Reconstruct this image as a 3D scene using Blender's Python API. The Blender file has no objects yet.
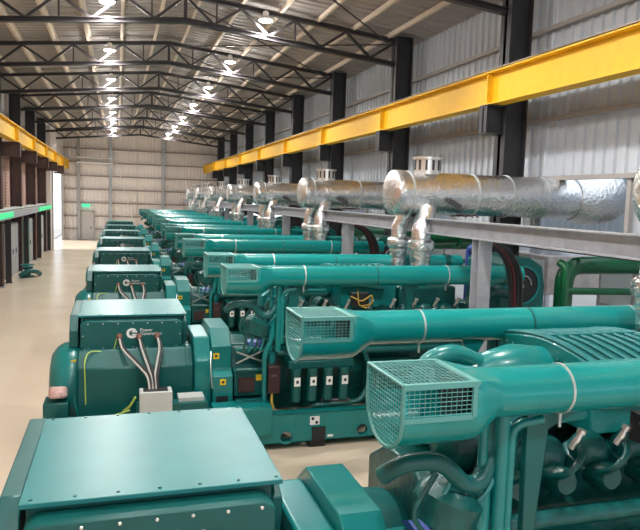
import bpy, math, random
from mathutils import Vector, Matrix
random.seed(7)
PI = math.pi
C = bpy.context.scene.collection
sc = bpy.context.scene

# ------------------------------------------------------------------ materials
def mat(name, col, rough=.5, metal=0., noise=0., nscale=6., bump=0., bscale=20., emit=None, estr=0., coat=0., spec=.5, rough_var=0.):
    m = bpy.data.materials.new(name); m.use_nodes = True
    nt = m.node_tree; b = nt.nodes['Principled BSDF']
    b.inputs['Base Color'].default_value = (*col, 1)
    b.inputs['Roughness'].default_value = rough
    b.inputs['Metallic'].default_value = metal
    b.inputs['Coat Weight'].default_value = coat
    b.inputs['Specular IOR Level'].default_value = spec
    tc = nt.nodes.new('ShaderNodeTexCoord')
    if noise or rough_var:
        n = nt.nodes.new('ShaderNodeTexNoise'); n.inputs['Scale'].default_value = nscale; n.inputs['Detail'].default_value = 5
        nt.links.new(tc.outputs['Object'], n.inputs['Vector'])
        if noise:
            r = nt.nodes.new('ShaderNodeMapRange'); r.inputs['From Min'].default_value = .3; r.inputs['From Max'].default_value = .7
            r.inputs['To Min'].default_value = 1 - noise; r.inputs['To Max'].default_value = 1 + noise
            nt.links.new(n.outputs['Fac'], r.inputs['Value'])
            x = nt.nodes.new('ShaderNodeVectorMath'); x.operation = 'SCALE'; x.inputs[0].default_value = col
            nt.links.new(r.outputs[0], x.inputs['Scale']); nt.links.new(x.outputs[0], b.inputs['Base Color'])
        if rough_var:
            r2 = nt.nodes.new('ShaderNodeMapRange'); r2.inputs['From Min'].default_value = .3; r2.inputs['From Max'].default_value = .7
            r2.inputs['To Min'].default_value = max(.02, rough - rough_var); r2.inputs['To Max'].default_value = rough + rough_var
            nt.links.new(n.outputs['Fac'], r2.inputs['Value']); nt.links.new(r2.outputs[0], b.inputs['Roughness'])
    if bump:
        n = nt.nodes.new('ShaderNodeTexNoise'); n.inputs['Scale'].default_value = bscale; n.inputs['Detail'].default_value = 4
        nt.links.new(tc.outputs['Object'], n.inputs['Vector'])
        bp = nt.nodes.new('ShaderNodeBump'); bp.inputs['Strength'].default_value = bump; bp.inputs['Distance'].default_value = .03
        nt.links.new(n.outputs['Fac'], bp.inputs['Height']); nt.links.new(bp.outputs[0], b.inputs['Normal'])
    if emit:
        b.inputs['Emission Color'].default_value = (*emit, 1); b.inputs['Emission Strength'].default_value = estr
    return m

M = {}
M['teal'] = mat('teal_paint', (.003, .18, .175), .3, noise=.06, nscale=2, coat=.2)
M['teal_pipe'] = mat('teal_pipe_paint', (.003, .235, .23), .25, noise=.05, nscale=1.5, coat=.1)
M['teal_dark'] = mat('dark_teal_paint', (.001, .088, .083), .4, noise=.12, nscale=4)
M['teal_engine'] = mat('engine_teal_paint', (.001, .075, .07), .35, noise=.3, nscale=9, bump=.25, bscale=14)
M['teal_top'] = mat('teal_lid_sheen', (.018, .175, .18), .36, noise=.07, nscale=2.5, spec=.3)  # paler teal: reflection on the box lids is put into the colour
M['wire'] = mat('teal_wire', (.09, .30, .28), .45)
M['black'] = mat('black_rubber', (.012, .013, .015), .5)
M['maroon'] = mat('maroon_black_casting', (.035, .014, .016), .45, noise=.3, nscale=8)
M['white'] = mat('white_label', (.75, .76, .75), .5)
M['pink'] = mat('pale_pink_wrap', (.62, .42, .38), .7, noise=.25, nscale=14)
M['yellow_tag'] = mat('yellow_tag', (.75, .52, .02), .5)
M['silver'] = mat('silver_fitting', (.75, .74, .72), .3, metal=.8)
M['greybox'] = mat('light_grey_box', (.46, .50, .48), .45)
M['steel_grey'] = mat('galvanised_steel', (.42, .44, .48), .45, metal=.35, noise=.12, nscale=5)
M['charcoal'] = mat('charcoal_steel', (.030, .031, .036), .5, noise=.1)
M['truss'] = mat('truss_paint', (.036, .032, .034), .33, noise=.1)
M['maroon_steel'] = mat('maroon_primer_steel', (.105, .062, .058), .55, noise=.15, nscale=2)
M['purlin'] = mat('cream_purlin', (.72, .61, .50), .6, noise=.08)
M['crane'] = mat('crane_yellow', (.80, .46, .006), .55, noise=.05)
M['crane_left'] = M['crane']
M['rail'] = mat('rail_steel', (.25, .20, .15), .4, metal=.7)
M['clad'] = mat('grey_cladding', (.52, .57, .63), .5, noise=.05, nscale=.8)
M['clad_back'] = mat('warm_grey_cladding', (.80, .73, .69), .55, noise=.05, nscale=.5)
M['girt'] = mat('girt_steel', (.36, .34, .33), .5)
M['girt_back'] = mat('brown_girt', (.30, .25, .23), .55)
M['roof'] = mat('roof_sheet', (.40, .365, .345), .5, metal=.1, noise=.12, nscale=.7)
M['foil'] = mat('crinkled_foil', (.88, .88, .89), .27, metal=1., noise=.06, nscale=3, bump=.9, bscale=11)
M['foil_rough'] = mat('creased_foil', (.85, .85, .85), .26, metal=1., bump=1., bscale=14)
M['band'] = mat('light_strap', (.50, .54, .53), .35, metal=.5)
M['green_pipe'] = mat('green_pipe_paint', (.004, .10, .035), .3, noise=.12, nscale=3, coat=.2)
M['blue'] = mat('blue_paint', (.03, .07, .30), .45)
M['green_wire'] = mat('yellow_green_wire', (.38, .55, .10), .5)
M['cable_grey'] = mat('grey_cable', (.42, .40, .38), .45)
M['red_cable'] = mat('dark_red_cable', (.07, .012, .012), .5)
M['yellow_cable'] = mat('yellow_harness', (.62, .42, .06), .5)
M['lamp_shell'] = mat('lamp_shell', (.8, .8, .8), .35, metal=.4)
M['lamp_glow'] = mat('lamp_glow', (1, 1, 1), .5, emit=(1, .97, .92), estr=25)
M['green_glow'] = mat('green_glow', (.05, .5, .25), .5, emit=(.03, 1., .32), estr=.3)
M['exit_green'] = mat('exit_green', (.05, .5, .25), .5, emit=(.06, 1., .45), estr=.5)
M['door'] = mat('grey_door', (.50, .46, .43), .55, noise=.06)
M['cab'] = mat('cabinet_grey', (.33, .34, .36), .45, noise=.06)
M['cab_green'] = mat('cabinet_green', (.10, .36, .24), .5)
M['orange'] = mat('orange_brown_panel', (.50, .17, .07), .55)
M['yard'] = mat('concrete_yard', (.30, .29, .28), .85, noise=.1, nscale=.6, bump=.2)
M['cooler'] = mat('cooler_grey', (.34, .30, .28), .6, noise=.25, nscale=3)
M['brown'] = mat('brown_rusty', (.20, .10, .07), .6, noise=.2)

def floor_mat():
    m = bpy.data.materials.new('beige_epoxy'); m.use_nodes = True
    nt = m.node_tree; b = nt.nodes['Principled BSDF']
    tc = nt.nodes.new('ShaderNodeTexCoord'); n = nt.nodes.new('ShaderNodeTexNoise')
    n.inputs['Scale'].default_value = .5; n.inputs['Detail'].default_value = 3; n.inputs['Distortion'].default_value = .2
    nt.links.new(tc.outputs['Object'], n.inputs['Vector'])
    r = nt.nodes.new('ShaderNodeValToRGB')
    r.color_ramp.elements[0].position = .3; r.color_ramp.elements[0].color = (.62, .525, .405, 1)
    r.color_ramp.elements[1].position = .7; r.color_ramp.elements[1].color = (.66, .565, .44, 1)
    nt.links.new(n.outputs['Fac'], r.inputs['Fac']); nt.links.new(r.outputs[0], b.inputs['Base Color'])
    r2 = nt.nodes.new('ShaderNodeMapRange'); r2.inputs['To Min'].default_value = .2; r2.inputs['To Max'].default_value = .3
    nt.links.new(n.outputs['Fac'], r2.inputs['Value']); nt.links.new(r2.outputs[0], b.inputs['Roughness'])
    return m
M['floor'] = floor_mat()

def brick_mat():
    m = bpy.data.materials.new('red_brown_brick'); m.use_nodes = True
    nt = m.node_tree; b = nt.nodes['Principled BSDF']; b.inputs['Roughness'].default_value = .8
    tc = nt.nodes.new('ShaderNodeTexCoord'); mp = nt.nodes.new('ShaderNodeMapping'); mp.inputs['Rotation'].default_value = (PI/2, 0, PI/2)
    br = nt.nodes.new('ShaderNodeTexBrick'); br.inputs['Scale'].default_value = 1.6
    br.inputs['Color1'].default_value = (.50, .27, .21, 1); br.inputs['Color2'].default_value = (.42, .22, .17, 1); br.inputs['Mortar'].default_value = (.55, .48, .42, 1)
    sx = nt.nodes.new('ShaderNodeSeparateXYZ'); cb = nt.nodes.new('ShaderNodeCombineXYZ')
    nt.links.new(tc.outputs['Object'], sx.inputs[0]); nt.links.new(sx.outputs['Y'], cb.inputs['X']); nt.links.new(sx.outputs['Z'], cb.inputs['Y'])
    nt.links.new(cb.outputs[0], br.inputs['Vector']); nt.links.new(br.outputs['Color'], b.inputs['Base Color'])
    return m
M['brick'] = brick_mat()

# ------------------------------------------------------------------ geometry builder
def frame(d):
    d = Vector(d).normalized()
    up = Vector((0, 0, 1)) if abs(d.z) < .95 else Vector((1, 0, 0))
    a = d.cross(up).normalized(); b = a.cross(d).normalized()
    return a, b

class MB:
    def __init__(s): s.v = []; s.f = []
    def add(s, vs, fs):
        o = len(s.v); s.v += [tuple(v) for v in vs]; s.f += [tuple(i + o for i in f) for f in fs]; return s
    def box(s, x0, x1, y0, y1, z0, z1):
        return s.add([(x0,y0,z0),(x1,y0,z0),(x1,y1,z0),(x0,y1,z0),(x0,y0,z1),(x1,y0,z1),(x1,y1,z1),(x0,y1,z1)],
                     [(3,2,1,0),(4,5,6,7),(0,1,5,4),(1,2,6,5),(2,3,7,6),(3,0,4,7)])
    def obox(s, a, b, w, h, up=(0,0,1)):      # beam from a to b, width w (sideways) and height h (along up)
        a = Vector(a); b = Vector(b); d = (b-a).normalized(); up = Vector(up)
        if abs(d.dot(up)) > .98: up = Vector((0,1,0))
        sd = d.cross(up).normalized(); u = sd.cross(d).normalized()
        vs = []
        for p in (a, b):
            for i, j in ((-1,-1),(1,-1),(1,1),(-1,1)): vs.append(p + sd*w/2*i + u*h/2*j)
        return s.add(vs, [(3,2,1,0),(4,5,6,7),(0,1,5,4),(1,2,6,5),(2,3,7,6),(3,0,4,7)])
    def ibeam(s, a, b, w, h, t=.02, up=(0,0,1)):
        a = Vector(a); b = Vector(b); d = (b-a).normalized(); up = Vector(up)
        if abs(d.dot(up)) > .98: up = Vector((0,1,0))
        sd = d.cross(up).normalized(); u = sd.cross(d).normalized()
        s.obox(a, b, t, h-2*t, u); s.obox(a+u*(h-t)/2, b+u*(h-t)/2, w, t, u); s.obox(a-u*(h-t)/2, b-u*(h-t)/2, w, t, u)
        return s
    def tube(s, pts, r, n=12, cap=True):
        pts = [Vector(p) for p in pts]; k = len(pts)
        rs = r if isinstance(r, (list, tuple)) else [r]*k
        vs = []; a = None
        for i, p in enumerate(pts):
            d = (pts[min(i+1, k-1)] - pts[max(i-1, 0)])
            if d.length < 1e-9: d = pts[i] - pts[i-1] if i else pts[1] - pts[0]
            d.normalize()
            if a is None: a, b = frame(d)
            else:
                a = (a - d*a.dot(d)).normalized(); b = a.cross(d).normalized()
            for j in range(n):
                t = 2*PI*j/n; vs.append(p + (a*math.cos(t) + b*math.sin(t))*rs[i])
        fs = [(i*n+j, i*n+(j+1) % n, (i+1)*n+(j+1) % n, (i+1)*n+j) for i in range(k-1) for j in range(n)]
        if cap: fs += [tuple(range(n))[::-1], tuple((k-1)*n+j for j in range(n))]
        return s.add(vs, fs)
    def rod(s, a, b, r, n=6): return s.tube([a, b], r, n)
    def lathe(s, o, d, prof, n=24, cap=True):           # prof = [(distance along d, radius)]
        o = Vector(o); d = Vector(d).normalized(); a, b = frame(d); vs = []
        for t, r in prof:
            for j in range(n):
                q = 2*PI*j/n; vs.append(o + d*t + (a*math.cos(q) + b*math.sin(q))*max(r, 1e-4))
        k = len(prof)
        fs = [(i*n+j, i*n+(j+1) % n, (i+1)*n+(j+1) % n, (i+1)*n+j) for i in range(k-1) for j in range(n)]
        if cap: fs += [tuple(range(n))[::-1], tuple((k-1)*n+j for j in range(n))]
        return s.add(vs, fs)
    def prismx(s, poly, x0, x1):              # poly in (y,z)
        n = len(poly)
        return s.add([(x0,y,z) for y,z in poly] + [(x1,y,z) for y,z in poly],
                     [tuple(range(n)), tuple(range(2*n-1, n-1, -1))] + [(i, n+i, n+(i+1) % n, (i+1) % n) for i in range(n)])
    def prismy(s, poly, y0, y1):              # poly in (x,z)
        n = len(poly)
        return s.add([(x,y0,z) for x,z in poly] + [(x,y1,z) for x,z in poly],
                     [tuple(range(n)), tuple(range(2*n-1, n-1, -1))] + [(i, n+i, n+(i+1) % n, (i+1) % n) for i in range(n)])
    def build(s, name, m, parent=None, off=(0,0,0), bevel=0, smooth=True):
        me = bpy.data.meshes.new(name)
        o = Vector(off)
        me.from_pydata([tuple(Vector(v) - o) for v in s.v], [], s.f); me.validate(); me.update()
        import bmesh
        bm = bmesh.new(); bm.from_mesh(me); bmesh.ops.recalc_face_normals(bm, faces=bm.faces); bm.to_mesh(me); bm.free()
        if smooth:
            me.polygons.foreach_set('use_smooth', [True]*len(me.polygons)); me.set_sharp_from_angle(angle=math.radians(38))
        me.materials.append(M[m] if isinstance(m, str) else m)
        ob = bpy.data.objects.new(name, me); C.objects.link(ob)
        if parent is not None: ob.parent = parent
        else: ob.location = off
        if bevel:
            bv = ob.modifiers.new('edge', 'BEVEL'); bv.width = bevel; bv.segments = 2; bv.limit_method = 'ANGLE'; bv.angle_limit = math.radians(40)
        return ob

def bend(pts, r=.15, n=5):                    # round the corners of a polyline
    pts = [Vector(p) for p in pts]; out = [pts[0]]
    for i in range(1, len(pts)-1):
        p = pts[i]; a = (pts[i-1]-p); b = (pts[i+1]-p); q = min(r, a.length*.49, b.length*.49)
        A = p + a.normalized()*q; B = p + b.normalized()*q
        for k in range(n+1):
            t = k/n; out.append(A*(1-t)**2 + p*2*t*(1-t) + B*t*t)
    out.append(pts[-1]); return out

def tag(o, label=None, cat=None, group=None, kind=None):
    if label: o['label'] = label
    if cat: o['category'] = cat
    if group: o['group'] = group
    if kind: o['kind'] = kind
    return o
def empty(name, loc, label, cat, group=None):
    o = bpy.data.objects.new(name, None); C.objects.link(o); o.location = loc; o.empty_display_size = .3
    return tag(o, label, cat, group)
def struct(mb, name, m, label, cat, bevel=0, smooth=True):
    return tag(mb.build(name, m, bevel=bevel, smooth=smooth), label, cat, kind='structure')
def copy_tree(o, parent=None):
    c = o.copy(); C.objects.link(c)
    if parent is not None: c.parent = parent
    for ch in list(KIDS.get(o.name, [])) or [x for x in bpy.data.objects if x.parent == o]:
        copy_tree(ch, c)
    return c
KIDS = {}
ORD = ['nearest', 'second', 'third', 'fourth', 'fifth', 'sixth', 'seventh', 'eighth', 'ninth', 'tenth', 'eleventh', 'twelfth', 'thirteenth']
def nth(i, total, noun='the camera'):
    if i == 0: return 'nearest to ' + noun
    if i == total-1: return 'farthest from ' + noun
    return ORD[i] + ' from ' + noun

# ------------------------------------------------------------------ the hall
XL, XR, YB, XC = -5.5, 9.1, 62.7, 1.8        # side walls, back wall, ridge
ZR, SL = 9.98, .105
def roofz(x): return ZR - SL*abs(x - XC)
BAY = [12.85 + 6.1*k for k in range(8)]

struct(MB().box(XL, XR+.1, -9, YB, -.2, 0), 'floor', 'floor', 'glossy beige epoxy floor of the generator hall', 'floor')
struct(MB().box(XR+.1, 45, -20, YB+20, -.25, -.05).box(-40, XL, -20, YB+20, -.25, -.05), 'ground', 'yard', 'pale concrete yard outside the hall', 'ground')

def corr(u0, u1, pitch=.3, depth=.05):       # corrugation profile: list of (u, offset)
    out = []; u = u0
    while u < u1 - 1e-6:
        out += [(u, 0), (u+pitch*.62, 0), (u+pitch*.70, depth), (u+pitch*.92, depth)]; u += pitch
    out.append((u1, 0)); return [(min(a, u1), d) for a, d in out]
def sheet_y(mb, x, y0, y1, z0, z1, sgn, pitch=.3, depth=.055):   # wall sheet in the YZ plane with vertical ribs towards sgn
    pr = corr(y0, y1, pitch, depth); vs = []
    for y, d in pr: vs += [(x + sgn*d, y, z0), (x + sgn*d, y, z1(y) if callable(z1) else z1)]
    fs = [(2*i, 2*i+2, 2*i+3, 2*i+1) for i in range(len(pr)-1)]
    mb.add(vs, fs); t = -.06*sgn
    mb.box(min(x+t, x+t/3), max(x+t, x+t/3), y0, y1, z0, z1 if not callable(z1) else z1(y0))
def sheet_x(mb, y, x0, x1, z0, z1, pitch=.3, depth=.055):
    pr = corr(x0, x1, pitch, depth); vs = []
    for x, d in pr: vs += [(x, y - d, z0), (x, y - d, z1(x) if callable(z1) else z1)]
    mb.add(vs, [(2*i, 2*i+2, 2*i+3, 2*i+1) for i in range(len(pr)-1)])

G0Y, GP = 4.95, 6.65
GY = [G0Y + GP*n for n in range(8)]
# right wall: upper sheet, lower sheet with an opening for each exhaust silencer
w = MB(); sheet_y(w, XR, -9, YB, 4.85, roofz(XR), -1)
edges = []
y = 2.0
for g in GY: edges.append((g-1.72, g+1.1))
ys = -9
for a, b in edges:
    if a > ys: sheet_y(w, XR, ys, a, 3.7, 4.85, -1)
    ys = b
sheet_y(w, XR, ys, YB, 3.7, 4.85, -1)
wr = struct(w, 'wall_right', 'clad', 'grey ribbed metal cladding on the right side wall', 'wall', smooth=False)
# left wall with a tall doorway near the back corner
DY0, DY1, DZ = 52.2, 61.7, 5.75
XJ = -4.62                                    # the wall steps inwards by the doorway
w = MB(); sheet_y(w, XL, -9, 51.6, 6.3, roofz(XL), 1)
struct(w, 'wall_left', 'clad_back', 'ribbed metal cladding high on the left side wall', 'wall', smooth=False)
w = MB(); sheet_y(w, XJ, 51.6, YB, DZ, roofz(XJ), 1); sheet_y(w, XJ, 51.6, DY0, 0, DZ, 1); sheet_y(w, XJ, DY1, YB, 0, DZ, 1); w.box(XL-.1, XJ, 51.55, 51.62, 0, 9)
struct(w, 'wall_left_end', 'clad_back', 'ribbed wall stretch around the tall doorway by the back corner', 'wall', smooth=False)
w = MB().box(XL-.2, XL, -9, 51.6, 0, 6.3)
struct(w, 'wall_left_lower', 'brick', 'brown brick lower wall behind the left steel columns', 'wall')
# back wall
w = MB(); sheet_x(w, YB, XJ, XC, 0, roofz, .3); sheet_x(w, YB, XC, XR, 0, roofz, .3)
w.box(XJ, XR, YB+.02, YB+.1, 0, 9.0)
struct(w, 'wall_back', 'clad_back', 'warm grey ribbed metal gable wall at the far end', 'wall', smooth=False)
# roof: two ribbed slopes
w = MB()
for x0, x1 in ((XL-.1, XC), (XC, XR+.15)):
    pr = corr(-9, YB+.1, .36, .045); vs = []
    for yy, d in pr: vs += [(x0, yy, roofz(x0)+.045-d), (x1, yy, roofz(x1)+.045-d)]
    w.add(vs, [(2*i, 2*i+2, 2*i+3, 2*i+1) for i in range(len(pr)-1)])
    w.add([(x0,-9,roofz(x0)+.1),(x1,-9,roofz(x1)+.1),(x1,YB+.1,roofz(x1)+.1),(x0,YB+.1,roofz(x0)+.1)], [(0,1,2,3)])
struct(w, 'ceiling', 'roof', 'ribbed metal roof sheeting of the hall', 'ceiling', smooth=False)

w = MB(); sheet_y(w, 12.9, -9, YB, 3.1, 8.2, -1)  # added wall that screens the bright outdoors from the right openings
struct(w, 'wall_light_block', 'clad', 'grey ribbed wall added beyond the right openings to block outdoor light', 'wall', smooth=False)
# girts
tn = 1
def trim(mb, m, label):
    global tn
    struct(mb, 'trim_%d' % tn, m, label, 'trim'); tn += 1
for z, nm in ((8.05, 'upper'), (6.1, 'middle'), (4.83, 'lower')):
    trim(MB().obox((XR-.11, -9, z), (XR-.11, YB, z), .14, .09), 'girt', '%s grey girt running along the right wall' % nm)
for g, (a, b) in zip(GY, edges):
    for yy in (a, b):
        trim(MB().obox((XR-.08, yy, 3.65), (XR-.08, yy, 4.8), .1, .1, (0,1,0)), 'girt', 'upright jamb of a silencer opening in the right wall, %.0f metres along' % yy)
for z, nm in ((8.15, 'top'), (6.95, 'second'), (5.75, 'third'), (4.55, 'fourth'), (3.35, 'fifth'), (2.15, 'sixth'), (1.0, 'lowest')):
    trim(MB().obox((XJ, YB-.12, z), (XR, YB-.12, z), .14, .1), 'girt_back', '%s brown girt across the back gable wall' % nm)
trim(MB().obox((XL+.1, -9, 8.1), (XL+.1, 51.5, 8.1), .12, .1), 'girt', 'grey girt high along the left wall')
trim(MB().box(XJ+.02, XJ+.14, DY0-.12, DY0, 0, DZ).box(XJ+.02, XJ+.14, DY1, DY1+.12, 0, DZ).box(XJ+.02, XJ+.14, DY0-.12, DY1+.12, DZ, DZ+.14), 'girt', 'grey steel frame around the tall bright doorway')
for x, nm in ((-3.25, 'left'), (-.55, 'middle'), (4.05, 'right')):
    trim(MB().ibeam((x, YB-.3, 0), (x, YB-.3, roofz(x)-.25), .22, .22, .02, (0,1,0)), 'steel_grey' if nm != 'left' else 'girt', 'slim %s wind column on the back gable wall' % nm)

# columns
def column(x, y, side, i):
    s = 1 if side == 'right' else -1
    top = 9.2
    root = empty('steel_column', (x + s*.27, y, 0), 'dark steel column on the %s side of the hall, %s' % (side, nth(i, len(BAY))), 'column', 'steel columns on the %s side' % side)
    o = (x + s*.27, y, 0)
    xo = x + s*.54
    def shaft(mb, z0, z1, w):
        mb.box(min(x, x+s*.03), max(x, x+s*.03), y-w, y+w, z0, z1).box(min(xo, xo-s*.03), max(xo, xo-s*.03), y-w, y+w, z0, z1)
        mb.box(min(x, xo), max(x, xo), y-.25*w, y+.25*w, z0, z1)
        return mb
    stub = side == 'left' and i == len(BAY)-1
    if not stub: shaft(MB(), .03, 6.0, .21).build('lower_shaft', 'maroon_steel' if side == 'left' else 'charcoal', root, o)
    m = shaft(MB(), 6.0, top, .2)
    m.box(min(x, xo), max(x, xo), y-.2, y+.2, top-.03, top)
    m.build('upper_shaft', 'charcoal', root, o)
    if not stub: MB().box(min(x, xo)-.08, max(x, xo)+.08, y-.27, y+.27, 0, .03).build('base_plate', 'steel_grey', root, o)
    xb = -4.2 if side == 'left' else 7.85
    m = MB()
    zt = 6.38 if side == 'right' else 6.28
    for a, b in ((zt-.03, zt), (zt-.62, zt-.59)): m.box(min(xb-s*.22, x), max(xb-s*.22, x), y-.17, y+.17, a, b)
    m.box(min(xb-s*.22, x), max(xb-s*.22, x), y-.03, y+.03, zt-.59, zt-.03)
    m.box(min(xb-s*.22, xb-s*.2), max(xb-s*.22, xb-s*.2), y-.15, y+.15, zt-.6, zt-.02)
    m.build('crane_bracket', 'maroon_steel' if side == 'left' else 'charcoal', root, o)
for i, y in enumerate(BAY):
    column(-4.72, y, 'left', i); column(8.07, y, 'right', i)

# crane runway beams
def runway(x, side, dz=0):
    root = empty('crane_runway_beam', (x, 28, 6.38+dz), 'long yellow crane runway beam on the %s columns' % side, 'crane beam')
    o = (x, 28, 6.38+dz); y0, y1 = -6, 62.3
    MB().ibeam((x, y0, 6.73+dz), (x, y1, 6.73+dz), .34, .7, .03).build('girder', 'crane', root, o)
    MB().ibeam((x, y0, 7.12+dz), (x, y1, 7.12+dz), .09, .1, .02).build('rail', 'rail', root, o)
    for y in [6.9] + BAY + [62.1]:
        MB().box(x-.16, x+.16, y-.015, y+.015, 6.42+dz, 7.04+dz).build('stiffener', 'crane', root, o)
runway(-4.2, 'left', -.1); runway(7.85, 'right')

# trusses
TX0, TX1 = -4.72, 8.07
def topz(x): return 9.72 - .1*abs(x-XC)
def botz(x): return 9.02 - .1*abs(x-XC)
def truss_proto():
    y = 0; o = (XC, 0, 0)
    root = empty('roof_truss', (XC, 0, 0), '-', 'roof truss', 'roof trusses across the hall')
    for x0, x1 in ((TX0, XC), (XC, TX1)):
        MB().ibeam((x0, y, topz(x0)), (x1, y, topz(x1)), .13, .13, .02).build('top_chord', 'truss', root, o)
        MB().ibeam((x0, y, botz(x0)), (x1, y, botz(x1)), .17, .14, .02).build('bottom_chord', 'truss', root, o)
    for x0, sg, L in ((XC, -1, XC-TX0), (XC, 1, TX1-XC)):
        n = 4; p = L/n
        for k in range(n):
            a = x0 + sg*p*k; b = x0 + sg*p*(k+1); mid = (a+b)/2
            MB().obox((a, y, topz(a)-.05), (mid, y, botz(mid)+.05), .075, .075).build('diagonal_brace', 'truss', root, o)
            MB().obox((mid, y, botz(mid)+.05), (b, y, topz(b)-.05), .075, .075).build('diagonal_brace', 'truss', root, o)
            if k < n-1 and k % 2 == 1: MB().obox((b, y, topz(b)-.05), (b, y, botz(b)+.05), .05, .05).build('vertical_post', 'truss', root, o)
        b = x0 + sg*p*.55
        MB().obox((b, y, topz(b)-.05), (b, y, botz(b)+.05), .045, .045).build('vertical_post', 'truss', root, o)
    MB().obox((XC, y, topz(XC)), (XC, y, botz(XC)), .09, .09).build('ridge_post', 'truss', root, o)
    return root
tp = truss_proto()
KIDS[tp.name] = [x for x in bpy.data.objects if x.parent == tp]
for i, y in enumerate(BAY):
    t = tp if i == 0 else copy_tree(tp)
    t.location = (XC, y, 0)
    t['label'] = 'dark steel lattice roof truss spanning the hall, %s' % nth(i, len(BAY))

# purlins
px = []
for k in range(6): px += [XC - .5 - 1.12*k, XC + .5 + 1.12*k]
px.sort()
for i, x in enumerate(px):
    z = roofz(x) - .1
    m = MB().obox((x, -8, z), (x, YB-.2, z), .03, .17).obox((x-.035, -8, z-.08), (x-.035, YB-.2, z-.08), .08, .015).obox((x+.035, -8, z+.08), (x+.035, YB-.2, z+.08), .08, .015)
    side = 'left' if x < XC else 'right'
    r = (len(px)//2 - 1 - i) if x < XC else i - len(px)//2
    tag(m.build('roof_purlin', 'purlin', None, (x, 28, z)), 'cream steel purlin under the %s roof slope, %s from the ridge' % (side, 'first' if r == 0 else ORD[r]), 'purlin', 'cream purlins under the roof')
# longitudinal struts and brace rods
for i in range(len(BAY)-1):
    a, b = BAY[i], BAY[i+1]
    for (xa, xb, nm) in ((XC+.1, 7.9, 'rising away from the right eave'), (7.9, XC+.1, 'rising towards the camera from the right eave')):
        za, zb = topz(xa)-.12, topz(xb)-.12
        if nm[7:10] == 'tow': za -= .05; zb -= .05
        tag(MB().rod((xb, a+.1, zb), (xa, b-.1, za), .022).build('roof_brace_rod', 'truss', None, ((xa+xb)/2, (a+b)/2, za)),
            'thin dark roof brace rod %s, in the %s bay' % (nm.replace('from the right eave', ''), ORD[i] if i else 'first'), 'brace rod', 'roof brace rods')
# high bay lamps
def lamp_proto():
    o = (0, 0, 0)
    root = empty('high_bay_lamp', (0, 0, 0), '-', 'ceiling lamp', 'round high bay lamps under the roof')
    MB().lathe((0,0,0), (0,0,1), [(0,.20),(.015,.215),(.05,.21),(.09,.13),(.12,.09),(.24,.085),(.26,.05)], 24).build('housing', 'lamp_shell', root)
    MB().lathe((0,0,-.03), (0,0,1), [(0,.12),(.012,.17),(.03,.19)], 24).build('lens', 'lamp_glow', root)
    MB().rod((0,0,.25), (0,0,.5), .012).build('hanger', 'steel_grey', root)
    return root
lp = lamp_proto(); KIDS[lp.name] = [x for x in bpy.data.objects if x.parent == lp]
first = True; LAMP = 620
LY = [0.1, 6.3] + [b - .28 for b in BAY]
for row, (x, nm) in enumerate(((-.25, 'left'), (4.0, 'right'))):
    for i, y in enumerate(LY):
        l = lp if first else copy_tree(lp); first = False
        zz = roofz(x) - .5 - .04
        l.location = (x, y, zz - .02)
        l['label'] = 'glowing round high bay lamp in the %s lamp row, %s' % (nm, nth(i, len(LY)))
        if i < 2: l['label'] = 'round high bay lamp of the %s row, %s the camera' % (nm, 'above' if i == 0 else 'just ahead of')
        ld = bpy.data.lights.new('lamp_light', 'SPOT'); ld.energy = LAMP; ld.shadow_soft_size = .18; ld.color = (1, .975, .95)
        ld.spot_size = math.radians(168); ld.spot_blend = .5
        lo = bpy.data.objects.new('lamp_light', ld); C.objects.link(lo); lo.parent = l; lo.location = (0, 0, -.06)
        ld = bpy.data.lights.new('lamp_glow_light', 'POINT'); ld.energy = 60; ld.shadow_soft_size = .16; ld.color = (1, .96, .9)
        lo = bpy.data.objects.new('lamp_glow_light', ld); C.objects.link(lo); lo.parent = l; lo.location = (0, 0, -.24)

# ------------------------------------------------------------------ text helper
def text_mesh(txt, size, name, m, parent, loc, off):
    cu = bpy.data.curves.new(name, 'FONT'); cu.body = txt; cu.size = size; cu.extrude = .002; cu.space_line = .8
    tmp = bpy.data.objects.new('tmp', cu); C.objects.link(tmp)
    bpy.context.view_layer.update()
    me = bpy.data.meshes.new_from_object(tmp.evaluated_get(bpy.context.evaluated_depsgraph_get()))
    bpy.data.objects.remove(tmp)
    me.transform(Matrix.Translation(Vector(loc) - Vector(off)) @ Matrix.Rotation(PI/2, 4, 'X'))
    me.materials.clear(); me.materials.append(M[m]); me.name = name
    ob = bpy.data.objects.new(name, me); C.objects.link(ob); ob.parent = parent
    return ob

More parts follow.
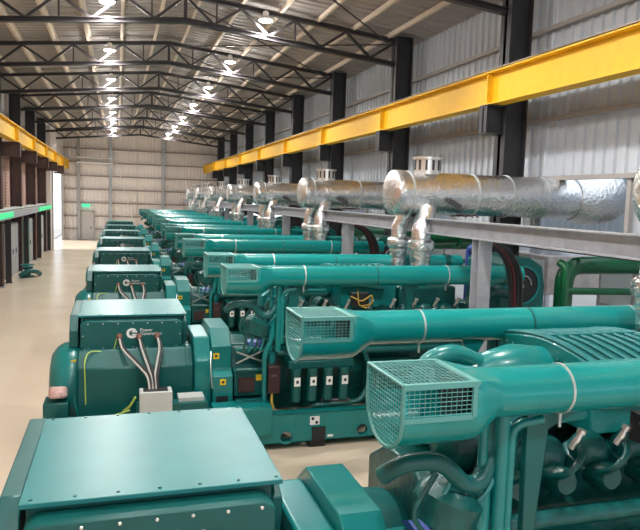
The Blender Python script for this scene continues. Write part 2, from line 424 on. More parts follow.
# ------------------------------------------------------------------ diesel generator (local y, world x)
def plate_holes(mb, y0, y1, x0, x1, z0, z1, holes):
    n = 20; xs = x0
    for cx, cz, r in sorted(holes):
        a, b = cx - r*1.5, cx + r*1.5
        mb.box(xs, a, y0, y1, z0, z1)
        ring = [(cx + r*math.cos(2*PI*(j+.5)/n), cz + r*math.sin(2*PI*(j+.5)/n)) for j in range(n)]
        out = []
        for j in range(n):
            t = 2*PI*(j+.5)/n; c, s_ = math.cos(t), math.sin(t)
            k = min((b-cx)/abs(c) if abs(c) > 1e-6 else 9, ((z1-cz) if s_ > 0 else (cz-z0))/abs(s_) if abs(s_) > 1e-6 else 9)
            out.append((cx + c*k, cz + s_*k))
        corners = [(b, z1), (a, z1), (a, z0), (b, z0)]
        vs = [(p[0], y0, p[1]) for p in ring] + [(p[0], y0, p[1]) for p in out] + [(p[0], y1, p[1]) for p in ring] + [(q[0], y0, q[1]) for q in corners]
        fs = [(j, (j+1) % n, n+(j+1) % n, n+j) for j in range(n)] + [(j, (j+1) % n, 2*n+(j+1) % n, 2*n+j) for j in range(n)]
        # fill the four corner triangles
        for ci, (qx, qz) in enumerate(corners):
            best = None
            for j in range(n):
                p, q = out[j], out[(j+1) % n]
                onx = lambda t: abs(t[0]-qx) < 1e-6
                onz = lambda t: abs(t[1]-qz) < 1e-6
                if (onx(p) and onz(q)) or (onz(p) and onx(q)): best = j
            if best is not None: fs.append((n+best, 3*n+ci, n+(best+1) % n))
        mb.add(vs, fs); xs = b
    mb.box(xs, x1, y0, y1, z0, z1)
    return mb

CU = 2.885; RB = .24                        # cage: height of its widest line, depth of the rounded bottom
PZ = 2.94                                      # axis height of the intake pipes
def ushape(t, hw, r, zc_, topz_, n=14):
    """closed section with 4 + n points, blending from U (t=0) to circle (t=1)"""
    pts = []
    K = 32
    for j in range(K):
        a = 2*PI*(j+.5)/K
        c, s_ = math.cos(a), math.sin(a)
        circ = (r*c, PZ + r*s_)
        cu = CU
        if s_ <= 0: U = (hw*c, cu + RB*s_)
        else:
            H_ = topz_ - cu
            k = min(hw/abs(c) if abs(c) > 1e-6 else 99, H_/abs(s_) if abs(s_) > 1e-6 else 99)
            U = (c*k, cu + s_*k)
        pts.append((U[0]*(1-t) + circ[0]*t, U[1]*(1-t) + circ[1]*t))
    return pts

def intake_pipe(root, yc, o):
    hw, rp, tz = .29, .172, 3.105
    X0, X1, X2, X3 = 1.645, 2.13, 2.52, 7.15
    m = MB(); K = 32
    secs = [(X0, 0), (X0+.03, 0), (X1, 0), (X1+.07, .03), (X1+.12, .18), (X1+.26, .9), (X1+.31, 1), (X3-.45, 1), (X3-.12, 1), (X3, 1)]
    vs = []
    for x, t in secs:
        for (yy, zz) in ushape(t, hw, rp, 0, tz): vs.append((x, yc+yy, zz))
    fs = []
    for i in range(len(secs)-1):
        for j in range(K):
            a = 2*PI*(j+1)/K
            j2 = (j+1) % K
            p = vs[i*K+j]; q = vs[i*K+j2]
            midz = (p[2]+q[2])/2; 
            if i == 1 and p[2] > CU+.002 and q[2] > CU+.002: continue     # windows closed by wire mesh
            if i == 0 and False: continue
            fs.append((i*K+j, i*K+j2, (i+1)*K+j2, (i+1)*K+j))
    fs.append(tuple((len(secs)-1)*K + j for j in range(K)))
    m.add(vs, fs)
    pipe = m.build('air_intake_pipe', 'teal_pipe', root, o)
    sol = pipe.modifiers.new('wall', 'SOLIDIFY'); sol.thickness = .006; sol.offset = -1
    # frame edges
    fr = MB()
    sec = [(X0, yc+a, b) for a, b in ushape(0, hw, rp, 0, tz)]
    sec2 = [(yc-hw, tz), (yc+hw, tz)]
    ring = [(X0, yc + hw*math.cos(PI + PI*k/16), CU + RB*math.sin(PI + PI*k/16)) for k in range(17)]
    loop = [(X0, yc-hw, tz)] + ring + [(X0, yc+hw, tz), (X0, yc-hw, tz)]
    fr.tube(loop, .013, 6)
    for s_ in (-1, 1):
        fr.obox((X0, yc+s_*(hw-.01), tz-.01), (X1+.03, yc+s_*(hw-.01), tz-.01), .035, .035)
        fr.obox((X0, yc+s_*hw, CU), (X1, yc+s_*hw, CU), .012, .03)
        fr.obox((X1, yc+s_*hw, CU), (X1, yc+s_*hw, tz), .02, .03, (1,0,0))
    fr.obox((X1+.02, yc-hw, tz-.005), (X1+.02, yc+hw, tz-.005), .05, .015)
    fr.build('cage_frame', 'wire', pipe, o)
    wm = MB(); r = .0026; st = .036
    def wire(a, b): wm.tube([a, b], r, 4, False)
    y = -hw+st
    while y < hw-.01:
        wire((X0, yc+y, tz), (X1, yc+y, tz))
        zb = CU - RB/hw*math.sqrt(max(hw*hw-y*y, 0)); wire((X0, yc+y, zb), (X0, yc+y, tz)); y += st
    x = X0+st
    while x < X1:
        wire((x, yc-hw, tz), (x, yc+hw, tz))
        for s_ in (-1, 1): wire((x, yc+s_*hw, CU), (x, yc+s_*hw, tz))
        x += st
    z = tz - .028
    while z > 2.66:
        h = hw if z > CU else hw*math.sqrt(max(1-((CU-z)/RB)**2, 0))
        wire((X0, yc-h, z), (X0, yc+h, z))
        if z > 2.88:
            for s_ in (-1, 1): wire((X0, yc+s_*hw, z), (X1, yc+s_*hw, z))
        z -= .028
    wm.build('wire_mesh', 'wire', pipe, o)
    MB().lathe((X1-.02, yc, PZ), (1,0,0), [(0,.15),(.02,.155),(.3,.155),(.32,.15)], 20).build('dark_filter_insert', 'black', pipe, o)  # black filter insert added to darken the inside of the cage
    for xb, mm in ((2.96, 'band'), (4.25, 'teal_dark'), (5.6, 'band')):
        b = MB().lathe((xb, yc, PZ), (1,0,0), [(0,rp+.001),(.001,rp+.006),(.02,rp+.006),(.021,rp+.001)], 28)
        if mm == 'band': b.rod((xb+.015, yc-.03, PZ-rp-.1), (xb+.015, yc-.03, PZ-rp), .012)
        b.build('clamp_band', mm, pipe, o)
    # end joint
    MB().lathe((X3-.4, yc, PZ), (1,0,0), [(0,rp+.001),(.005,rp+.014),(.12,rp+.014),(.125,rp+.001)], 28).build('pipe_sleeve', 'teal_dark', pipe, o)
    return pipe

def generator():
    O = (3.4, 0, 0)
    root = empty('diesel_generator', (3.4, 0, 0), '-', 'generator', 'teal diesel generators in a row')
    B = lambda mb, n, m, p=None, bevel=0: mb.build(n, m, p or root, O, bevel)
    # --- skid
    m = MB()
    plate_holes(m, -1.28, -1.20, -1.0, 8.2, .11, .62, [(2.72, .22, .1), (4.08, .25, .1), (6.6, .25, .1)])
    plate_holes(m, 1.30, 1.38, -1.0, 8.2, .11, .62, [(2.72, .22, .1), (4.08, .25, .1), (6.6, .25, .1)])
    for y0, y1 in ((-1.28, -1.08), (1.18, 1.38)): m.box(-1.0, 8.2, y0, y1, .60, .625).box(-1.0, 8.2, y0, y1, .11, .135)
    for x in (-1.0, 1.4, 3.35, 5.4, 7.4, 8.12): m.box(x, x+.08, -1.2, 1.3, .15, .6)
    skid = B(m, 'skid_frame', 'teal', bevel=.004)
    for x in (2.72, 4.08, 6.6):
        z = .22 if x < 3 else .25
        B(MB().lathe((x, -1.29, z), (0,1,0), [(.02,.10),(0,.10),(0,.125),(.02,.125)], 24, False), 'hole_rim', 'teal_top', skid)
    for x in (-.6, 1.2, 3.28, 5.2, 7.6):
        for y in (-1.16, 1.26): B(MB().box(x-.14, x+.14, y-.09, y+.09, 0, .11), 'mounting_pad', 'black')
    B(MB().box(3.17, 3.4, -1.32, -1.281, .13, .36), 'mount_cover', 'black')
    st = B(MB().box(3.13, 3.30, -1.284, -1.2805, .40, .55), 'target_sticker', 'white', skid)
    B(MB().lathe((3.18, -1.2865, .51), (0,1,0), [(0,.028),(.002,.028)], 12).lathe((3.25, -1.2865, .44), (0,1,0), [(0,.028),(.002,.028)], 12), 'sticker_dots', 'black', skid)
    B(MB().box(3.45, 3.55, -1.284, -1.2805, .17, .21), 'small_white_tag', 'white', skid)
    # --- alternator
    oct_ = [(-.62,.55),(-.62,1.36),(-.34,1.62),(.64,1.62),(.92,1.36),(.92,.55),(.64,.28),(-.34,.28)]
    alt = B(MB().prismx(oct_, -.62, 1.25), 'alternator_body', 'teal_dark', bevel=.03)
    B(MB().box(-.55, 1.2, -.60, -.2, .25, .62).box(-.55, 1.2, .5, .9, .25, .62), 'alternator_foot', 'teal_dark')
    for x in (-.52, .3, 1.12):
        B(MB().prismx([(y*1.02-.003, z*1.012) for y, z in oct_], x, x+.03), 'seam_flange', 'teal_dark', alt)
    eb = B(MB().lathe((-1.08, .15, .98), (1,0,0), [(0,.3),(.03,.48),(.12,.60),(.22,.66),(.40,.68),(.46,.66)], 32), 'end_bell', 'teal')
    B(MB().box(1.5, 2.46, -1.32, -.9, .63, .78).box(1.5, 2.46, -1.34, -1.29, .3, .76), 'step_box', 'teal', bevel=.01)
    B(MB().box(-1.12, -.74, -.72, -.3, .3, .86), 'end_box', 'teal_dark', bevel=.02)
    B(MB().lathe((-.90, -.64, .92), (0,.25,1), [(0,.12),(.03,.145),(.14,.145),(.18,.12)], 14), 'paper_wrap', 'pink')
    for k in range(5):
        B(MB().tube(bend([(-.62, -.62+.02*k, 1.4-.05*k), (-.66, -.74, 1.1-.06*k), (-.58, -.68, .5), (-.4, -.64, .45)], .2), .018, 6), 'sensor_hose', 'teal' if k % 2 else 'teal_dark')
    B(MB().box(-.72, -.64, -.35, -.27, 1.3, 1.46), 'warning_tag', 'yellow_tag')
    # --- terminal box with its lid, cheeks, front cover
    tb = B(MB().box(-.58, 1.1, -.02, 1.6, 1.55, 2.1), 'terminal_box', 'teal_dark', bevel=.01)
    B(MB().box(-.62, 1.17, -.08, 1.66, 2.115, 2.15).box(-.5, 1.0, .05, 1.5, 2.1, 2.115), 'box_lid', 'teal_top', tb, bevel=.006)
    for x in [-.55 + .28*k for k in range(7)]:
        B(MB().lathe((x, -.02, 2.15), (0,0,1), [(0,.014),(.008,.012)], 8).lathe((x, 1.62, 2.15), (0,0,1), [(0,.014),(.008,.012)], 8), 'lid_bolt', 'teal_dark', tb)
    ck = [(.0,1.58),(-.04,2.0),(.3,2.12),(1.2,2.12),(1.55,1.95),(1.75,1.58)]
    for x0, x1 in ((-.76, -.62), (1.1, 1.18)):
        B(MB().prismx([(-.12,1.62),(-.12,1.9),(.12,2.13),(1.75,2.13),(1.9,1.9),(1.9,1.55),(.2,1.5)] if x0 < 0 else ck, x0, x1), 'side_cheek', 'teal_dark' , bevel=.012)
    fc = B(MB().prismy([(-.5,1.58),(1.0,1.58),(1.08,1.64),(1.08,2.02),(1.0,2.07),(-.5,2.07),(-.58,2.02),(-.58,1.64)], -.24, -.02), 'front_cover', 'teal_dark', bevel=.01)
    for k in range(7):
        for z in (1.62, 2.03):
            B(MB().lathe((-.46 + .24*k, -.245, z), (0,-1,0), [(0,.014),(.008,.010)], 8), 'cover_bolt', 'silver', fc)
    for x in (-.54, 1.04): B(MB().lathe((x, -.245, 1.83), (0,-1,0), [(0,.014),(.008,.010)], 8), 'cover_bolt', 'silver', fc)
    # emblem: a round white C with a slotted bar
    e = MB(); cx, cz = .245, 1.86; n = 22; vs = []
    for j in range(n+1):
        a = math.radians(38 + (322-38)*j/n)
        for rr in (.088, .046):
            for yy in (-.2445, -.2475): vs.append((cx + rr*1.05*math.cos(a), yy, cz + rr*math.sin(a)))
    e.add(vs, [(4*j, 4*j+2, 4*j+6, 4*j+4) for j in range(n)] + [(4*j+1, 4*j+5, 4*j+7, 4*j+3) for j in range(n)] + [(4*j, 4*j+4, 4*j+5, 4*j+1) for j in range(n)] + [(4*j+2, 4*j+3, 4*j+7, 4*j+6) for j in range(n)])
    e.box(cx+.0, cx+.085, -.2475, -.2445, cz+.012, cz+.036).box(cx+.0, cx+.085, -.2475, -.2445, cz-.036, cz-.012)
    B(e, 'round_c_emblem', 'white', fc)
    text_mesh('Power\nGeneration', .078, 'brand_text', 'white', fc, (.375, -.245, 1.885), O)
    # cable glands and cables to the grey box
    for k, (x, z, xe) in enumerate(((.04, 1.82, .50), (.36, 1.81, .55), (.66, 1.82, .60))):
        B(MB().lathe((x, -.24, z), (0,-1,-.2), [(0,.05),(.06,.05),(.07,.032),(.12,.03)], 12), 'cable_gland', 'brown')
        for q in (0, 1):
            dx = .05*q
            B(MB().tube(bend([(x+dx*.4, -.34, z-.02), (x+dx+.03, -.5, z-.16), (xe-.02+dx, -.98, 1.3), (xe+dx*.6, -1.1, 1.1)], .18), .019, 8), 'power_cable', 'black' if q else 'cable_grey')
    B(MB().tube(bend([(.0, -.26, 1.8), (-.05, -.3, 1.56), (-.45, -.42, 1.62), (-.5, -.66, 1.5), (-.48, -.68, .8)], .12), .011, 6), 'earth_wire', 'green_wire')
    cb = B(MB().box(.34, .84, -1.30, -1.0, .62, 1.12), 'cable_box', 'greybox', bevel=.006)
    B(MB().box(.40, .78, -1.24, -1.02, 1.12, 1.125), 'box_gasket', 'black', cb)
    B(MB().box(.95, 1.36, -1.15, -.85, .90, .96), 'cable_tray_lid', 'greybox')
    B(MB().box(.3, 1.4, -1.26, -.98, .40, .90), 'lower_ledge', 'teal_dark')
    B(MB().tube(bend([(.1,-.98,.75),(.2,-1.1,.86),(.28,-1.15,1.02)], .05), .02, 6).tube(bend([(-.3,-.95,.65),(-.05,-1.1,.72),(.2,-1.1,.8)], .05), .015, 6), 'loose_lead', 'green_wire')
    # --- adapter ring and flywheel housing
    B(MB().prismx([(-.72,.5),(-.72,1.45),(-.38,1.8),(.68,1.8),(1.02,1.45),(1.02,.5),(.7,.25),(-.4,.25)], 1.25, 1.54), 'adapter_ring', 'teal', bevel=.03)
    fh = B(MB().prismx([(-.84,.40),(-.84,1.20),(-.62,1.28),(-.62,1.66),(-.28,1.93),(.6,1.93),(.95,1.66),(1.15,1.2),(1.15,.40)], 1.54, 1.88), 'flywheel_housing', 'teal', bevel=.012)
    B(MB().box(1.6, 1.8, -.852, -.84, .62, .86), 'inspection_slot', 'black', fh)
    for (x, z, y) in ((1.57, 1.45, -.632), (1.66, 1.05, -.852)):
        B(MB().box(x, x+.1, y, y+.011, z, z+.1), 'warning_tag', 'yellow_tag', fh)
        B(MB().box(x+.03, x+.07, y-.003, y, z+.03, z+.07), 'tag_symbol', 'black', fh)
    B(MB().tube(bend([(1.52,-.7,1.6),(1.5,-.82,1.4),(1.53,-.86,1.0)], .1), .014, 6), 'side_hose', 'silver')
    # --- engine
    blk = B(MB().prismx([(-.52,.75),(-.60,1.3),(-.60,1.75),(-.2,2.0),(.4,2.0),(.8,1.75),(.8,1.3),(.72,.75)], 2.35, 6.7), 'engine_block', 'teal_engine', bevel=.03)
    B(MB().prismx([(-.4,.42),(-.5,.8),(.7,.8),(.6,.42)], 2.5, 6.5), 'oil_pan', 'teal_dark', bevel=.04)
    B(MB().lathe((1.88, .1, 1.1), (1,0,0), [(0,.68),(.08,.68),(.10,.60),(.38,.58),(.5,.52)], 32), 'bell_housing', 'teal_dark')
    B(MB().box(1.92, 2.42, -1.05, -.55, .72, .80).box(1.92, 2.42, -1.06, -1.0, .60, .80), 'shelf_bracket', 'teal_top')
    B(MB().box(1.95, 2.22, -.98, -.86, .95, 1.18), 'relay_pack', 'maroon')
    B(MB().box(2.26, 2.36, -.92, -.90, 1.12, 1.22), 'warning_tag', 'yellow_tag')
    B(MB().box(1.9, 2.5, -.9, -.2, .85, 1.28).box(1.9, 2.5, -.96, -.88, 1.28, 1.34), 'starter_guard', 'teal_dark', bevel=.02)
    B(MB().obox((1.92,-.88,1.62),(2.42,-.80,1.40),.004,.03).obox((1.92,-.88,1.42),(2.42,-.80,1.62),.004,.03), 'cross_strap', 'silver')
    B(MB().obox((1.9,-.86,1.66),(3.0,-.86,1.66),.05,.03).obox((1.9,-.5,1.66),(3.0,-.5,1.66),.05,.03), 'support_rail', 'teal')
    B(MB().prismx([(-.78,1.68),(-.72,1.74),(-.55,1.76),(-.42,1.69)], 2.15, 2.42), 'folded_cloth', 'blue')
    B(MB().box(2.42, 2.62, -1.18, -.98, .95, 1.42).lathe((2.52,-1.19,1.2),(0,1,0),[(0,.07),(.03,.09)],12), 'starter_relay_box', 'maroon', bevel=.02)
    B(MB().tube(bend([(2.5,-1.1,.95),(2.48,-1.15,.8),(2.53,-1.12,.68)], .05), .02, 6), 'starter_lead', 'yellow_cable')
    # oil filters
    B(MB().box(2.78, 3.95, -1.1, -.6, 1.34, 1.46), 'filter_head', 'teal_engine', bevel=.01)
    for k in range(4):
        x = 2.92 + .285*k
        f_ = B(MB().lathe((x, -1.08, .76), (0,0,1), [(0,.06),(.02,.085),(.50,.085),(.52,.095),(.58,.095)], 18), 'oil_filter', 'teal_dark')
        B(MB().box(x-.055, x+.055, -1.172, -1.166, 1.05, 1.20), 'filter_label', 'white', f_)
        B(MB().box(x-.02, x+.025, -1.175, -1.172, 1.10, 1.15), 'label_mark', 'black', f_)
    B(MB().rod((2.6,-.92,1.58),(6.4,-.92,1.58),.055,12), 'oil_rail', 'teal_dark')
    B(MB().rod((2.6,-.86,1.80),(6.4,-.86,1.80),.07,12), 'coolant_rail', 'teal_engine')
    B(MB().tube(bend([(3.2,-1.05,.66),(4.1,-1.1,.70),(4.35,-1.0,1.1),(4.2,-.92,1.58)], .15), .05, 10), 'oil_return_pipe', 'teal_engine')
    B(MB().tube(bend([(3.4,-1.0,.72),(3.9,-1.08,.72)], .1), .06, 10), 'black_hose', 'black')
    B(MB().box(4.3, 5.2, -.95, -.6, .8, 1.35), 'side_cover', 'teal_engine', bevel=.03)
    B(MB().lathe((5.6,-.95,1.0),(0,1,0),[(0,.12),(.02,.2),(.35,.22)],20), 'lube_cooler', 'teal_engine')
    # heads, covers and fuel stubs on both banks
    for s_, cy in ((-1, .1), (1, .1)):
        for k in range(8):
            x = 2.98 + .435*k
            a = Vector((x, cy + s_*.42, 1.85)); d = Vector((0, s_*.5, 1)).normalized()
            h = MB().lathe(a, d, [(0,.20),(.28,.20),(.30,.185)], 8)
            hd = B(h, 'cylinder_head', 'teal_engine', bevel=.01)
            t = a + d*.30
            B(MB().lathe(t, d, [(0,.165),(.08,.16),(.15,.12),(.18,.07)], 14), 'rocker_cover', 'teal_dark', hd)
            p = Vector((x+.04, cy + s_*.84, 2.30))
            B(MB().tube([p, p + Vector((.03, s_*.03, .08)), p + Vector((.05, s_*.04, .13))], [.024, .028, .022], 10).lathe(p + Vector((.05, s_*.04, .13)), (.3, s_*.2, 1), [(0,.036),(.035,.036)], 10), 'fuel_connector', 'silver', hd)
            B(MB().tube(bend([(x-.1, cy+s_*.80, 2.05), (x-.08, cy+s_*.98, 2.15), (x+.05, cy+s_*.98, 2.28), (x+.12, cy+s_*.8, 2.34)], .08), .028, 8), 'fuel_line', 'teal_engine')
            B(MB().lathe((x, cy+s_*.62, 2.0), (0, s_, .1), [(0,.12),(.22,.12),(.26,.09)], 10), 'port_cover', 'teal_engine', hd)
    # dark wiring with a yellow harness
    B(MB().box(3.95, 4.25, -.95, -.80, 2.36, 2.6), 'control_module', 'black', bevel=.01)
    B(MB().tube(bend([(3.9,-.97,2.55),(4.1,-1.0,2.46),(4.3,-.97,2.58),(4.32,-.95,2.40),(4.1,-.98,2.38)], .06), .012, 6).tube(bend([(4.02,-.98,2.66),(4.04,-1.0,2.4),(4.2,-.98,2.34)], .05), .01, 6), 'wiring_harness', 'yellow_cable')
    # supports that carry the intake pipes
    for s_ in (-1, 1):
        y = s_*1.1
        if s_ == 1:
            B(MB().rod((5.0,y,1.66),(5.0,y,PZ-.15),.05,12), 'pipe_support_post', 'teal')
            B(MB().prismy([(3.45,PZ-.14),(3.75,PZ-.14),(3.66,PZ-.3),(3.66,2.0),(3.56,2.0),(3.56,PZ-.3)], y-.05, y+.02), 'gusset_bracket', 'teal', bevel=.01)
            continue
        B(MB().rod((2.46,y-.05*s_,1.66),(2.46,y-.05*s_,PZ-.14),.035,10).rod((2.58,y,1.66),(2.58,y,PZ-.15),.05,12), 'pipe_support_post', 'teal')
        B(MB().prismy([(2.74,PZ-.13),(3.12,PZ-.13),(3.14,PZ-.2),(2.92,PZ-.30),(2.84,1.7),(2.76,1.7)], y-.05, y+.02), 'gusset_bracket', 'teal_dark', bevel=.01)
        B(MB().prismy([(4.75,PZ-.14),(5.15,PZ-.14),(5.0,PZ-.35),(5.0,2.0),(4.88,2.0),(4.88,PZ-.35)], y-.06, y+.04), 'gusset_bracket', 'teal_dark', bevel=.01)
        B(MB().tube(bend([(1.72,y+.1,2.35),(1.82,y,2.47),(2.10,y,2.47),(2.30,y,2.27),(2.42,y,2.27),(2.60,y-.1*s_,2.48),(2.66,y-.2*s_,2.75)], .12), .062, 14), 'boost_pipe', 'teal_dark')
        B(MB().lathe((2.2,y-.1*s_,1.9),(.3,0,1),[(0,.1),(.05,.2),(.25,.22),(.32,.14)],14).lathe((2.05,y-.2*s_,2.05),(1,0,.2),[(0,.1),(.1,.18),(.24,.18),(.3,.1)],14), 'turbocharger', 'teal_engine')
        for q in range(4):
            B(MB().tube(bend([(2.0+.1*q,y+.05,1.66),(2.05+.12*q,y-.03*s_,1.9+.07*q),(1.9+.2*q,y,2.1+.04*q),(2.1+.16*q,y-.04*s_,2.36)], .1), .02, 6), 'oil_hose', 'teal' if q % 2 else 'teal_engine')
        B(MB().lathe((2.52,y*.86,1.1),(0,0,1),[(0,.06),(.5,.06)],10).tube(bend([(2.38,y*.95,.7),(2.36,y*.98,1.6),(2.5,y*.95,1.9),(2.5,y*.95,2.3)],.1),.045,10), 'vertical_pipe', 'teal')
        B(MB().tube(bend([(2.64,y-.02,1.8),(2.64,y-.02,2.68),(2.86,y-.06,2.72)],.1),.032,10), 'drain_pipe', 'teal')
        B(MB().tube(bend([(2.7,y*.8,2.1),(2.72,y*.9,2.56),(3.0,y*.8,2.62),(3.5,y*.7,2.6)],.15),.06,12), 'breather_pipe', 'teal')
    # central charge air cooler with arched grille
    cc = [( -.42,2.25),(-.42,2.84)] + [(-.38+1.38*q/10, 2.862 + .09*math.sin(PI*q/10)) for q in range(11)] + [(1.04,2.84),(1.04,2.25)]
    ac = B(MB().prismx(cc, 3.9, 5.0), 'charge_air_cooler', 'teal', bevel=.02)
    g = MB(); N = 8
    arch = lambda t: 2.88 + .09*math.sin(PI*t)
    for k in range(N+1):
        x = 3.93 + (5.0-3.96)*k/N; wd = .05 if k in (0, N) else .03
        g.tube([(x, -.38+1.38*q/10, arch(q/10)) for q in range(11)], .026 if k in (0, N) else .018, 6)
    for t in (0, .5, 1):
        g.obox((3.91, -.38+1.38*t, arch(t)), (4.99, -.38+1.38*t, arch(t)), .06, .035)
    B(g, 'arched_grille', 'teal_top', ac)
    B(MB().prismx([(-.36+1.34*q/10, 2.866 + .09*math.sin(PI*q/10)) for q in range(11)] + [(.98,2.85),(-.36,2.85)], 3.95, 4.95), 'cooler_core', 'teal_dark', ac)
    for k in range(14):
        B(MB().lathe((3.892, -.36+1.34*k/13, 2.80), (-1,0,0), [(0,.018),(.02,.015)], 6), 'flange_bolt', 'teal_dark', ac)
        B(MB().lathe((3.95+1.0*k/13, -.425, 2.80), (0,-1,0), [(0,.018),(.02,.015)], 6), 'flange_bolt', 'teal_dark', ac)
    hump = MB().tube([(3.1,.30,2.55),(3.3,.30,2.66),(3.55,.30,2.66),(3.9,.32,2.60)], [.10,.18,.25,.27], 20)
    B(hump, 'air_plenum', 'teal')
    B(MB().tube(bend([(2.95,-.1,2.68),(3.15,-.32,2.74),(3.7,-.42,2.76),(4.6,-.52,2.74)], .2), [.10]*2+[.12]*5+[.13]*5+[.11]*2, 16), 'crossover_pipe', 'teal') if False else B(MB().tube(bend([(2.95,-.1,2.70),(3.2,-.34,2.76),(3.7,-.46,2.76),(4.3,-.50,2.74),(4.7,-.50,2.68)], .2), .115, 16), 'crossover_pipe', 'teal')
    B(MB().tube([(2.98-.05*k, -.10+.03*k, 2.72-.012*k) for k in range(6)], [.12,.105,.12,.105,.12,.105], 16), 'ribbed_hose', 'cable_grey')
    B(MB().tube(bend([(2.6,.3,2.2),(2.65,.3,2.78),(2.95,.3,2.86),(3.2,.3,2.74)], .2), .09, 14), 'turbo_elbow', 'teal')
    B(MB().lathe((2.55,.45,2.2),(1,0,0),[(0,.1),(.1,.26),(.3,.28),(.38,.16)],18).lathe((2.55,-.15,2.2),(1,0,0),[(0,.1),(.1,.24),(.3,.26),(.38,.16)],18), 'turbo_housing', 'teal_engine')
    B(MB().prismy([(2.5,2.45),(2.9,2.62),(3.05,2.55),(2.75,2.36)], -.62, -.48).prismy([(2.45,2.5),(2.8,2.75),(2.92,2.70),(2.62,2.42)], -.45, -.3), 'heat_shield', 'teal_top')
    # exhaust outlets below the insulated risers
    B(MB().box(5.1, 6.3, -.35, 1.1, 2.2, 2.62), 'exhaust_manifold', 'teal_engine', bevel=.04)
    for x, y in ((5.60, -.02), (5.50, .82)):
        B(MB().lathe((x,y,2.60),(0,0,1),[(0,.22),(.05,.22),(.06,.16),(.26,.16)],18), 'exhaust_outlet', 'teal_dark')
    # front end: gear case, pulley, heat exchanger housing with the dark round opening
    B(MB().prismx([(-.7,.6),(-.8,1.2),(-.7,1.9),(-.2,2.25),(.4,2.25),(.9,1.9),(1.0,1.2),(.9,.6)], 6.7, 7.0), 'gear_case', 'teal_engine', bevel=.03)
    B(MB().lathe((7.0,.1,1.0),(1,0,0),[(0,.38),(.06,.4),(.1,.4),(.12,.3),(.2,.3)],28), 'crank_pulley', 'black')
    hp = [(7.35,.62),(7.35,3.05),(7.5,3.18),(8.0,3.18),(8.3,3.0),(8.38,2.6),(8.38,.62)]
    hx = B(MB().prismy(hp, -.25, 1.1), 'heat_exchanger_case', 'teal_dark', bevel=.02)
    B(MB().lathe((7.84,-.30,2.62),(0,1,0),[(.05,.36),(.0,.36),(.0,.40),(.05,.40)],32, False), 'port_ring', 'teal', hx)
    B(MB().lathe((7.84,-.268,2.62),(0,1,0),[(0,.36),(.017,.36)],32), 'port_opening', 'black', hx)
    B(MB().lathe((7.80,-.33,2.60),(0,1,0),[(0,.03),(.03,.06),(.06,.06)],14).tube([(7.84+.2*math.cos(t*.5),-.29,2.62+.2*math.sin(t*.5)) for t in range(7)], .012, 6), 'port_hub', 'steel_grey', hx)
    B(MB().box(7.0, 7.35, -.9, .9, 1.8, 2.1).tube(bend([(6.4,-.6,2.3),(6.8,-.8,2.62),(7.35,-.5,2.5)],.2),.12,12).tube(bend([(6.2,-.8,1.9),(6.6,-1.0,2.2),(7.0,-.95,2.0),(7.1,-.9,1.3)],.2),.09,12), 'coolant_piping', 'teal_engine')
    # the two long intake pipes with wire cages
    intake_pipe(root, -1.16, O); intake_pipe(root, 1.1, O)
    return root

gen = generator()
for ob in bpy.data.objects:
    if ob.parent is not None: KIDS.setdefault(ob.parent.name, [])
    if ob.parent is not None and ob not in KIDS[ob.parent.name]: KIDS[ob.parent.name].append(ob)
gl = ['teal diesel generator filling the bottom of the photo, nearest to the camera',
      'teal diesel generator with four white labelled filters in view, second from the camera',
      'teal diesel generator, third in the row from the camera',
      'teal diesel generator, fourth in the row from the camera',
      'teal diesel generator, fifth in the row from the camera',
      'teal diesel generator, sixth in the row from the camera',
      'teal diesel generator, last but one before the back wall',
      'teal diesel generator, last of the row by the back wall']
for i, y in list(enumerate(GY))[::-1]:
    g = gen if i == 0 else copy_tree(gen)
    g.location = (3.4, y, 0); g['label'] = gl[i]
    if i == 0:                                # its alternator end sits a little nearer the aisle crossing
        for ch in KIDS[gen.name]:
            if max(c[0] for c in ch.bound_box) < 1.95 - 3.4: ch.location.y -= .38

